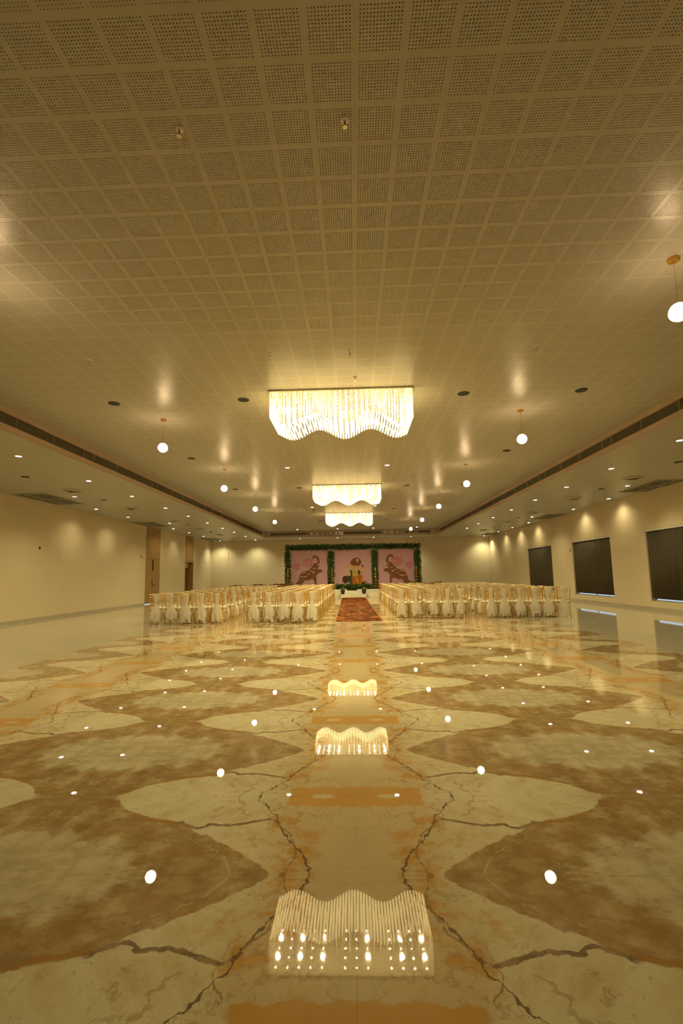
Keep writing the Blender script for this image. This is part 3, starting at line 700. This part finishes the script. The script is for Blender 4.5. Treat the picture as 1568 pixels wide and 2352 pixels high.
# joined light frame for the rows behind, where single members cannot be made out
m = MB()
for s in (-1, 1):
    m.tube([(s*.188, -.205, 0), (s*.172, -.175, .46), (s*.198, -.255, .905)], .0145, 5); m.tube([(s*.20, .185, 0), (s*.185, .175, .45)], .0135, 5); [m.tube([(s*.186, -.19, z), (s*.192, .18, z)], .009, 4) for z in (.16, .34)]
for a, b, r in (((-.19, -.195, .25), (.19, -.195, .25), .009), ((-.20, -.2535, .885), (.20, -.2535, .885), .011), ((-.195, -.237, .80), (.195, -.237, .80), .009), ((-.18, -.2, .60), (.18, -.2, .60), .009)): m.tube([a, b], r, 4)
m.box(-.20, .20, -.195, .20, .425, .452); FRAME = m.mesh('chair_frame')
rc = random.Random(21)
def chair(x, y, rz, full, lab, group):
    t = thing('banquet_chair', lab, 'chair', (x, y, 0), rz, group)
    if full:
        lr = None
        for (nme, s), me in CH.items():
            o = obj(nme, me, M['gold'], lr if nme == 'spindle' else t)
            if nme == 'lower_rail': lr = o
    else: obj('chair_frame', FRAME, M['gold'], t)
    obj('seat_cushion', CUSH, M['cushion'], t)
    o = obj('sash', rc.choice(sashes), M['tulle'], t)
    if rc.random() < .5: o.scale = (-1, 1, 1)
LX = [-1.26, -1.70, -2.12, -2.56, -3.06, -4.14, -4.60, -5.06, -5.53, -6.01]       # from the carpet outwards
RX = [1.51, 1.95, 2.46, 2.92, 3.36, 4.25, 4.68, 5.11, 5.54, 5.97, 6.40]
NROWL, NROWR = 13, 12
for side, xs, nr in (('left', LX, NROWL), ('right', RX, NROWR)):
    for r in range(nr):
        for k, x in enumerate(xs):
            yb = 14.47 if side == 'left' else 15.46 - .085*(x-1.5)
            yy = yb + .205 + r*.93; j = .02 if r == 0 else .035
            full = r == 0 or (r == 1 and k in (3, 4, 5))
            rl = 'row nearest the camera' if r == 0 else ('row next the stage' if r == nr-1 else '%s row back' % ORD[r])
            chair(x + rc.uniform(-j, j)*.4, yy + rc.uniform(-j, j), rc.uniform(-.03, .03) + (-.05 if side == 'right' else .0), full,
                  'gold chair with tulle sash, %s block, %s, %s from the carpet' % (side, rl, ORD[k]), 'gold chairs in rows')

# carved sofas in the front rank by the stage
def sofa(x, w_, h, lab):
    t = thing('carved_sofa', lab, 'sofa', (x, 27.25, 0), 0, 'carved sofas')
    W = w_/2
    m = MB(); n = 24; top = [( -W + w_*k/n, h - .07 + .055*math.sin(PI*k/n) + .015*math.cos(6*PI*k/n)) for k in range(n+1)]
    m.prism([(-W, h-.17), (W, h-.17)] + top[::-1], -.36, -.31); obj('crest_rail', m, M['dark_wood'], t)
    m = MB(); m.box(-W+.06, W-.06, -.335, -.27, .46, h-.17); obj('back_cushion', m, M['petal_o'], t)
    m = MB(); m.box(-W, W, -.34, .30, .28, .36); obj('seat_frame', m, M['dark_wood'], t)
    m = MB(); m.box(-W+.07, W-.07, -.27, .31, .36, .48); obj('seat_cushion', m, M['cushion'], t)
    for s in (-1, 1):
        m = MB(); m.tube([(s*(W-.035), -.32, .64), (s*(W-.035), 0, .67), (s*(W-.035), .28, .62)], [.03, .034, .04], 8); m.tube([(s*(W-.035), .25, .34), (s*(W-.035), .25, .62)], .025, 8); obj('arm', m, M['dark_wood'], t)
        for y in (-.31, .26):
            m = MB(); m.tube([(s*(W-.05), y, 0), (s*(W-.04), y, .14), (s*(W-.05), y, .29)], [.022, .034, .03], 8); obj('leg', m, M['dark_wood'], t)
        m = MB(); m.tube([(s*(W-.02), -.335, .28), (s*(W-.02), -.335, h-.12)], .028, 8); obj('back_post', m, M['dark_wood'], t)
for x, w_, h, lab in ((-6.5, 1.0, .93, 'carved dark wood sofa in the stage-side rank, farthest left'), (-5.4, .95, .96, 'carved dark wood sofa in the stage-side rank, second from the left'), (-4.2, 1.15, .97, 'carved dark wood sofa in the stage-side rank, third from the left'),
                      (3.75, .85, .90, 'carved dark wood sofa right of the carpet in the stage-side rank, inner one'), (4.65, .85, .94, 'carved dark wood sofa right of the carpet in the stage-side rank, outer one')): sofa(x, w_, h, lab)

# ------------------------------------------------------------------ carpet, stage, steps
m = MB(); m.box(-.72, .72, 0, 14.85, .001, .012)
cp = obj('carpet_runner', m, M['carpet'], None, (.12, 14.58, 0), math.atan(.17/14.9)); tag(cp, 'orange and red woven carpet runner along the aisle to the stage', 'carpet')
SZ = .38
t = thing('stage', 'low white stage carrying the flower backdrop', 'stage', (0, 30.5, 0))
m = MB(); m.box(-5.2, 5.2, 0, 3.2, 0, SZ); obj('platform', m, M['slab'], t)
for a, b in ((-5.2, -.46), (.18, 5.2)):
    m = MB(); m.box(a, b, -.03, .45, SZ, SZ+.07); obj('edge_slab', m, M['trim_white'], t)
t = thing('step', 'white step between the carpet end and the stage', 'step', (-.05, 29.55, 0))
m = MB(); m.box(-.77, .77, 0, .93, 0, .165); obj('riser', m, M['slab'], t)
m = MB(); m.box(-.79, .79, -.02, .93, .165, .195); obj('tread', m, M['trim_white'], t)

# ------------------------------------------------------------------ backdrop: three printed panels
YP = 32.0
def flat(mb, poly, d): mb.prism(poly, -d, 0)
def ell(cx, cy_, rx, ry, n=18, a0=0): return [(cx+rx*math.cos(a0+2*PI*k/n), cy_+ry*math.sin(a0+2*PI*k/n)) for k in range(n)]
def printm(name, a, b, scale=14.0):
    m = NT(name); c = m.mix(m.ramp(m.noise(m.objc(), scale, 3, .6), .42, .58), a, b); m.base(c, .75, 0, .2); return m.mat
PK = NT('pink_print'); PK.base(PK.mix(PK.noise(PK.objc(), 1.6, 4), (.57, .30, .37), (.67, .40, .46)), .6, 0, .3); PK = PK.mat
EL = printm('elephant_print', (.15, .05, .018), (.33, .16, .075), 48)
ELB = printm('blanket_print', (.15, .045, .016), (.30, .13, .06), 55)
LOT = printm('lotus_print', (.60, .22, .29), (.72, .34, .40), 8); LOD = printm('lotus_edge_print', (.40, .11, .13), (.48, .16, .18), 8)
IV = printm('ivory_print', (.62, .46, .28), (.70, .55, .36)); SKN = printm('skin_print', (.60, .36, .13), (.70, .45, .19), 9)
GRN = printm('green_print', (.035, .09, .025), (.06, .13, .035), 9); ORG = printm('orange_print', (.46, .11, .02), (.56, .17, .03), 9); YEL = printm('yellow_print', (.52, .30, .02), (.60, .38, .05), 9)
DRK = printm('maroon_print', (.06, .03, .02), (.10, .05, .03), 9); BRN = printm('crown_print', (.15, .07, .03), (.24, .12, .05), 16); PRP = printm('purple_print', (.22, .05, .09), (.30, .09, .12)); RED = printm('red_print', (.42, .06, .02), (.5, .1, .03))
def fan(mb, poly, y):      # flat printed shape, ears cut by the mesh tessellator
    n = len(poly); mb.add([(p[0], y, p[1]) for p in poly] + [(p[0], 0, p[1]) for p in poly], [tuple(range(n))] + [(k, k+n, (k+1) % n + n, (k+1) % n) for k in range(n)])
def panel(xc, lab):
    t = thing('backdrop_panel', lab, 'backdrop', (xc, YP, SZ), 0, 'backdrop panels')
    m = MB(); m.box(-1.28, 1.28, 0, .06, 0, 2.75); obj('board', m, PK, t); return t
def shape(t, name, polys, mat, y):
    m = MB()
    for i, p in enumerate(polys): fan(m, p, -y - .0004*i)
    return obj(name, m, mat, t)
EP = [(820,470),(800,440),(795,400),(820,365),(870,345),(925,360),(970,400),(1000,460),(1005,530),(1000,600),(990,640),(960,690),(945,732),(985,738),(1040,738),(1075,780),(1070,830),(1010,830),(960,862),(920,900),(905,930),(915,980),(915,1060),(920,1130),(940,1195),(870,1195),(858,1130),(850,1060),(820,1020),(790,1000),(740,1030),(660,1050),(590,1045),(560,1080),(520,1130),(480,1180),(450,1240),(400,1262),(340,1205),(330,1120),(370,1080),(400,1060),(410,1000),(430,930),(450,880),(490,820),(550,780),(620,765),(700,765),(720,720),(760,690),(800,650),(830,600),(880,565),(932,560),(945,520),(940,470),(910,425),(870,405),(842,412),(835,440)]
KS = 2.45/1035
PET = ((-62, .96), (62, .96), (-100, .98), (100, .98), (-30, 1.0), (30, 1.0), (-142, .78), (142, .78), (0, 1.06), (180, .86), (-48, .62), (48, .62), (0, .66))
def lotus(t, cx, cy_, s, f):
    me, mf = MB(), MB()
    for i, (a, L) in enumerate(PET):
        a = math.radians(a); L *= s; y = .002 + .0007*i
        def pet(k, q):
            pts = []
            for u_, wd in ((0, .02), (.3, .17), (.55, .22), (.78, .15), (k, 0), (.78, -.15), (.55, -.22), (.3, -.17)):
                dx = math.cos(a)*wd*s*q; dy = -math.sin(a)*wd*s*q; pts.append(f(cx + math.sin(a)*L*u_ + dx, cy_ - (math.cos(a)*L*u_*.9 + dy*.9)))
            return pts
        fan(me, pet(1.0, 1.1), -y); fan(mf, pet(.84, .84), -y - .0004)
    obj('lotus_edge', me, LOD, t); obj('lotus_bloom', mf, LOT, t)
def elephant_panel(xc, mir, lab):
    t = panel(xc, lab); s = -1 if mir else 1
    f = lambda x, y: (s*((x-722)*KS), (1262-y)*KS + .16)
    for cx, cy_, r in ((690, 560, 175), (365, 668, 130)):
        lotus(t, cx, cy_, r, f)
    shape(t, 'elephant_print', [[f(*p) for p in EP]], EL, .013)
    shape(t, 'blanket_print', [[f(*p) for p in ((490,835),(560,795),(640,790),(700,800),(760,880),(770,980),(700,1030),(620,1030),(560,960),(450,925))]], ELB, .015)
    shape(t, 'blanket_border', [[f(*p) for p in ((440,915),(560,940),(640,905),(650,925),(565,962),(445,935))], [f(*p) for p in ((500,845),(570,835),(640,780),(620,775),(560,815),(510,825))], [f(*p) for p in ell(760, 780, 22, 18, 10)], [f(*p) for p in ell(830, 815, 28, 24, 10)], [f(*p) for p in ell(690, 865, 18, 22, 10)], [f(*p) for p in ell(850, 715, 36, 12, 10)]], IV, .017)
    shape(t, 'tusk_print', [[f(*p) for p in ((930,600),(1000,578),(1080,548),(1140,490),(1095,560),(1010,600),(935,625))], [f(*p) for p in ((1000,610),(1060,580),(1110,530),(1070,590),(1010,628))]], IV, .015)
elephant_panel(-2.96, False, 'pink backdrop panel with an elephant facing right and lotus blooms, left of three')
elephant_panel(2.81, True, 'pink backdrop panel with an elephant facing left and lotus blooms, right of three')
t = panel(-.05, 'pink backdrop panel with a seated elephant-headed figure in orange and green, middle of three')
KG = 2.45/1105
g = lambda x, y: ((x-778)*KG, (1320-y)*KG + .10)
G_ = lambda pts: [g(*p) for p in pts]
shape(t, 'halo', [G_(ell(870, 540, 155, 138, 24))], BRN, .002); shape(t, 'halo_flame', [G_(((880,520),(860,440),(890,470),(905,430),(930,460),(950,440),(930,510),(905,560)))], IV, .004)
shape(t, 'cushion_print', [G_(ell(540, 1050, 95, 112)), G_(((560,960),(690,940),(700,1150),(600,1140),(540,1150)))], DRK, .002)
shape(t, 'side_cushion_print', [G_(ell(1090, 1160, 78, 85))], DRK, .002)
shape(t, 'cushion_piping', [G_(((1020,1090),(1070,1075),(1130,1110),(1155,1180),(1130,1230),(1120,1180),(1090,1125),(1040,1110)))], YEL, .004)
shape(t, 'bowl_print', [G_(ell(600, 1215, 45, 38, 14)), G_(((490,1240),(560,1235),(560,1275),(500,1275)))], DRK, .005)
shape(t, 'ear', [G_(ell(690, 690, 62, 66, 14)), G_(ell(940, 695, 56, 60, 14))], SKN, .003)
shape(t, 'arm_print', [G_(((500,640),(545,632),(572,690),(560,740),(620,830),(660,800),(700,860),(640,910),(585,895),(530,820),(490,740),(520,705))), G_(((1050,700),(1085,690),(1120,735),(1100,800),(1040,880),(985,900),(990,830),(1040,790)))], SKN, .003)
shape(t, 'torso', [G_(ell(825, 850, 125, 100))], SKN, .004)
shape(t, 'dhoti', [G_(((735,960),(900,925),(1050,905),(1065,980),(1030,1110),(985,1230),(860,1265),(755,1235),(730,1100)))], ORG, .006)
shape(t, 'shawl', [G_(((665,755),(745,790),(755,900),(735,1250),(660,1250),(670,1000),(700,900))), G_(((915,760),(975,790),(1000,850),(985,905),(930,922),(910,860)))], GRN, .007)
shape(t, 'sash_print', [G_(((750,930),(900,915),(905,945),(755,965))), G_(((820,965),(860,965),(965,1190),(960,1230),(920,1200))), G_(((745,1215),(850,1240),(985,1195),(1040,1060),(1050,1090),(1000,1235),(860,1272),(745,1245)))], YEL, .008)
shape(t, 'head', [G_(((755,635),(880,635),(880,720),(860,780),(800,790),(770,740))), G_(((790,740),(850,730),(870,800),(850,850),(810,860),(795,810)))], SKN, .009)
shape(t, 'crown', [G_(((695,510),(740,520),(790,505),(860,515),(890,570),(880,640),(755,630),(700,590)))], BRN, .010); shape(t, 'crown_band', [G_(((735,520),(790,508),(835,515),(830,545),(750,550)))], RED, .012)
shape(t, 'eye', [G_(ell(790, 672, 13, 8, 8)), G_(ell(850, 672, 13, 8, 8))], DRK, .012); shape(t, 'trunk_line', [G_(((800,730),(812,728),(806,790),(822,836),(846,846),(840,856),(812,846),(794,795)))], BRN, .012)
shape(t, 'necklace', [G_(((745,800),(790,845),(830,862),(880,845),(915,800),(900,850),(860,885),(800,885),(765,850))), G_(((690,860),(715,850),(722,880),(698,892)))], YEL, .006)
shape(t, 'lotus_bud', [G_(ell(1062, 655, 36, 36, 12))], PRP, .006); shape(t, 'bangle', [G_(ell(605, 915, 26, 28, 10)), G_(ell(1085, 850, 28, 28, 10)), G_(((590,1095),(660,1100),(655,1122),(600,1112)))], YEL, .008)

# ------------------------------------------------------------------ leaf garlands, lamps and pots
def leaves(name, boxes, n, lab, seed, size=.085, zmin=SZ+.005):
    r = random.Random(seed); m = MB()
    tot = sum((b[1]-b[0])*(b[5]-b[4]) for b in boxes)
    for b in boxes:
        for _ in range(int(n*(b[1]-b[0])*(b[5]-b[4])/tot)):
            c = Vector((r.uniform(b[0], b[1]), b[2] + (b[3]-b[2])*r.random()**.6, r.uniform(b[4], b[5])))
            d = Vector((r.uniform(-1, 1), r.uniform(-1.1, .25), r.uniform(-.8, 1))).normalized(); u = d.cross(Vector((r.uniform(-1, 1), r.uniform(-1, 1), r.uniform(-1, 1)))).normalized()
            nn = d.cross(u); L = size*r.uniform(.7, 1.5); W = L*.26; m.mi = 1 if r.random() < .3 else 0
            pts = [c, c + d*L*.5 + u*W + nn*L*.06, c + d*L - nn*L*.08, c + d*L*.5 - u*W + nn*L*.06]
            m.add([(p.x, min(p.y, YP-.016), max(p.z, zmin)) for p in pts], [(0, 1, 2), (0, 2, 3)])
    for b in boxes: m.mi = 0; m.box(b[0]+.10, b[1]-.10, b[3]-.07, b[3]-.03, b[4]+.07, b[5]-.07)
    o = obj(name, m, [M['leafA'], M['leafB']]); tag(o, lab, 'garland', 'leaf garlands', 'stuff'); return o
gy0, gy1 = YP-.20, YP-.01
leaves('leaf_garland', [(-4.58, 4.42, gy0, gy1, 3.07, 3.40)], 6500, 'thick green leaf garland along the top of the backdrop', 1)
for i, (a, b, lab) in enumerate(((-4.60, -4.22, 'left edge of the backdrop'), (-1.72, -1.32, 'gap between the left and middle panels'), (1.20, 1.56, 'gap between the middle and right panels'), (4.02, 4.42, 'right edge of the backdrop'))):
    leaves('leaf_garland', [(a, b, gy0, gy1, .45, 3.0)], 2200, 'hanging green leaf garland on the ' + lab, 2+i)
leaves('leaf_hedge', [(-1.15, 1.10, YP-.55, YP-.25, SZ+.09, SZ+.36)], 1300, 'low leafy planting at the foot of the middle panel', 8, .11, SZ+.075)
leaves('leaf_hedge', [(-3.95, -1.85, YP-.35, YP-.1, SZ+.09, SZ+.30)], 700, 'low leafy planting at the foot of the left panel', 9, .11, SZ+.075)
leaves('leaf_hedge', [(1.68, 3.85, YP-.35, YP-.1, SZ+.09, SZ+.30)], 700, 'low leafy planting at the foot of the right panel', 10, .11, SZ+.075)
def lamp(x, lab):
    t = thing('tiered_lamp', lab, 'brass lamp', (x, YP-.42, SZ), 0, 'tiered brass lamps')
    m = MB(); m.lathe([(.15, 0), (.16, .03), (.10, .07), (.05, .12), (.03, .16)], 16); obj('base', m, M['brass'], t, smooth=True)
    m = MB(); m.tube([(0, 0, .14), (0, 0, 1.36)], .022, 8); st = obj('stem', m, M['brass'], t)
    for k in range(6):
        z = .24 + k*.19; r = .145 - k*.013
        m = MB(); m.lathe([(.025, -.05), (r*.7, -.03), (r, .015), (r*.96, .035), (r*.5, .03), (.024, .06)], 14); obj('oil_tray', m, M['brass'], st, (0, 0, z), smooth=True)
    m = MB(); m.lathe([(.03, 0), (.06, .04), (.05, .09), (.02, .15), (.028, .19), (.003, .27)], 12); obj('finial', m, M['brass'], t, (0, 0, 1.26), smooth=True)
for x, lab in ((-4.36, 'at the far left of the backdrop'), (-1.46, 'left of the middle panel'), (1.40, 'right of the middle panel'), (4.08, 'at the far right of the backdrop')): lamp(x, 'tall tiered brass oil lamp ' + lab)
def potted(x, y, z, s, lab, seed):
    t = thing('flower_pot', lab, 'flower pot', (x, y, z), 0, 'flower pots'); r = random.Random(seed)
    m = MB(); m.lathe([(.10*s, 0), (.145*s, .22*s), (.155*s, .22*s), (.155*s, .25*s), (.13*s, .25*s), (.12*s, .21*s)], 16); obj('pot', m, M['pot'], t)
    m = MB()
    for _ in range(70):
        a = r.uniform(0, 6.28); d = Vector((math.cos(a)*r.uniform(.2, 1), math.sin(a)*r.uniform(.2, 1), r.uniform(.2, 1))).normalized(); c = Vector((0, 0, .24*s)) + d*.05*s; u = d.cross(Vector((r.uniform(-1, 1), r.uniform(-1, 1), 1))).normalized(); L = .19*s*r.uniform(.6, 1.1)
        m.mi = int(r.random() < .5); m.add([c, c+d*L*.5+u*L*.2, c+d*L, c+d*L*.5-u*L*.2], [(0, 1, 2), (0, 2, 3)])
    fo = obj('foliage', m, [M['leafA'], M['leafB']], t)
    for q in range(15):
        a = q*2.4; rad = .17*s*math.sqrt((q+.5)/15); m = MB()
        m.lathe([(.004, -.02*s), (.028*s, .0), (.030*s, .014*s), (.012*s, .026*s)], 7); obj('blossom', m, M['petal_y'] if r.random() < .7 else M['petal_o'], fo, (rad*math.cos(a), rad*math.sin(a), .42*s - .6*rad))
potted(-.72, 29.95, .195, .95, 'black pot of yellow flowers on the left of the step', 1); potted(.59, 29.95, .195, .95, 'black pot of yellow flowers on the right of the step', 2)
potted(-.58, 31.25, SZ, .9, 'potted flowers on the stage left of the middle panel centre', 3); potted(.44, 31.25, SZ, .9, 'potted flowers on the stage right of the middle panel centre', 4)
potted(-4.15, 31.3, SZ, 1.25, 'large potted flowers at the left end of the stage', 5); potted(3.86, 31.3, SZ, 1.25, 'large potted flowers at the right end of the stage', 6)
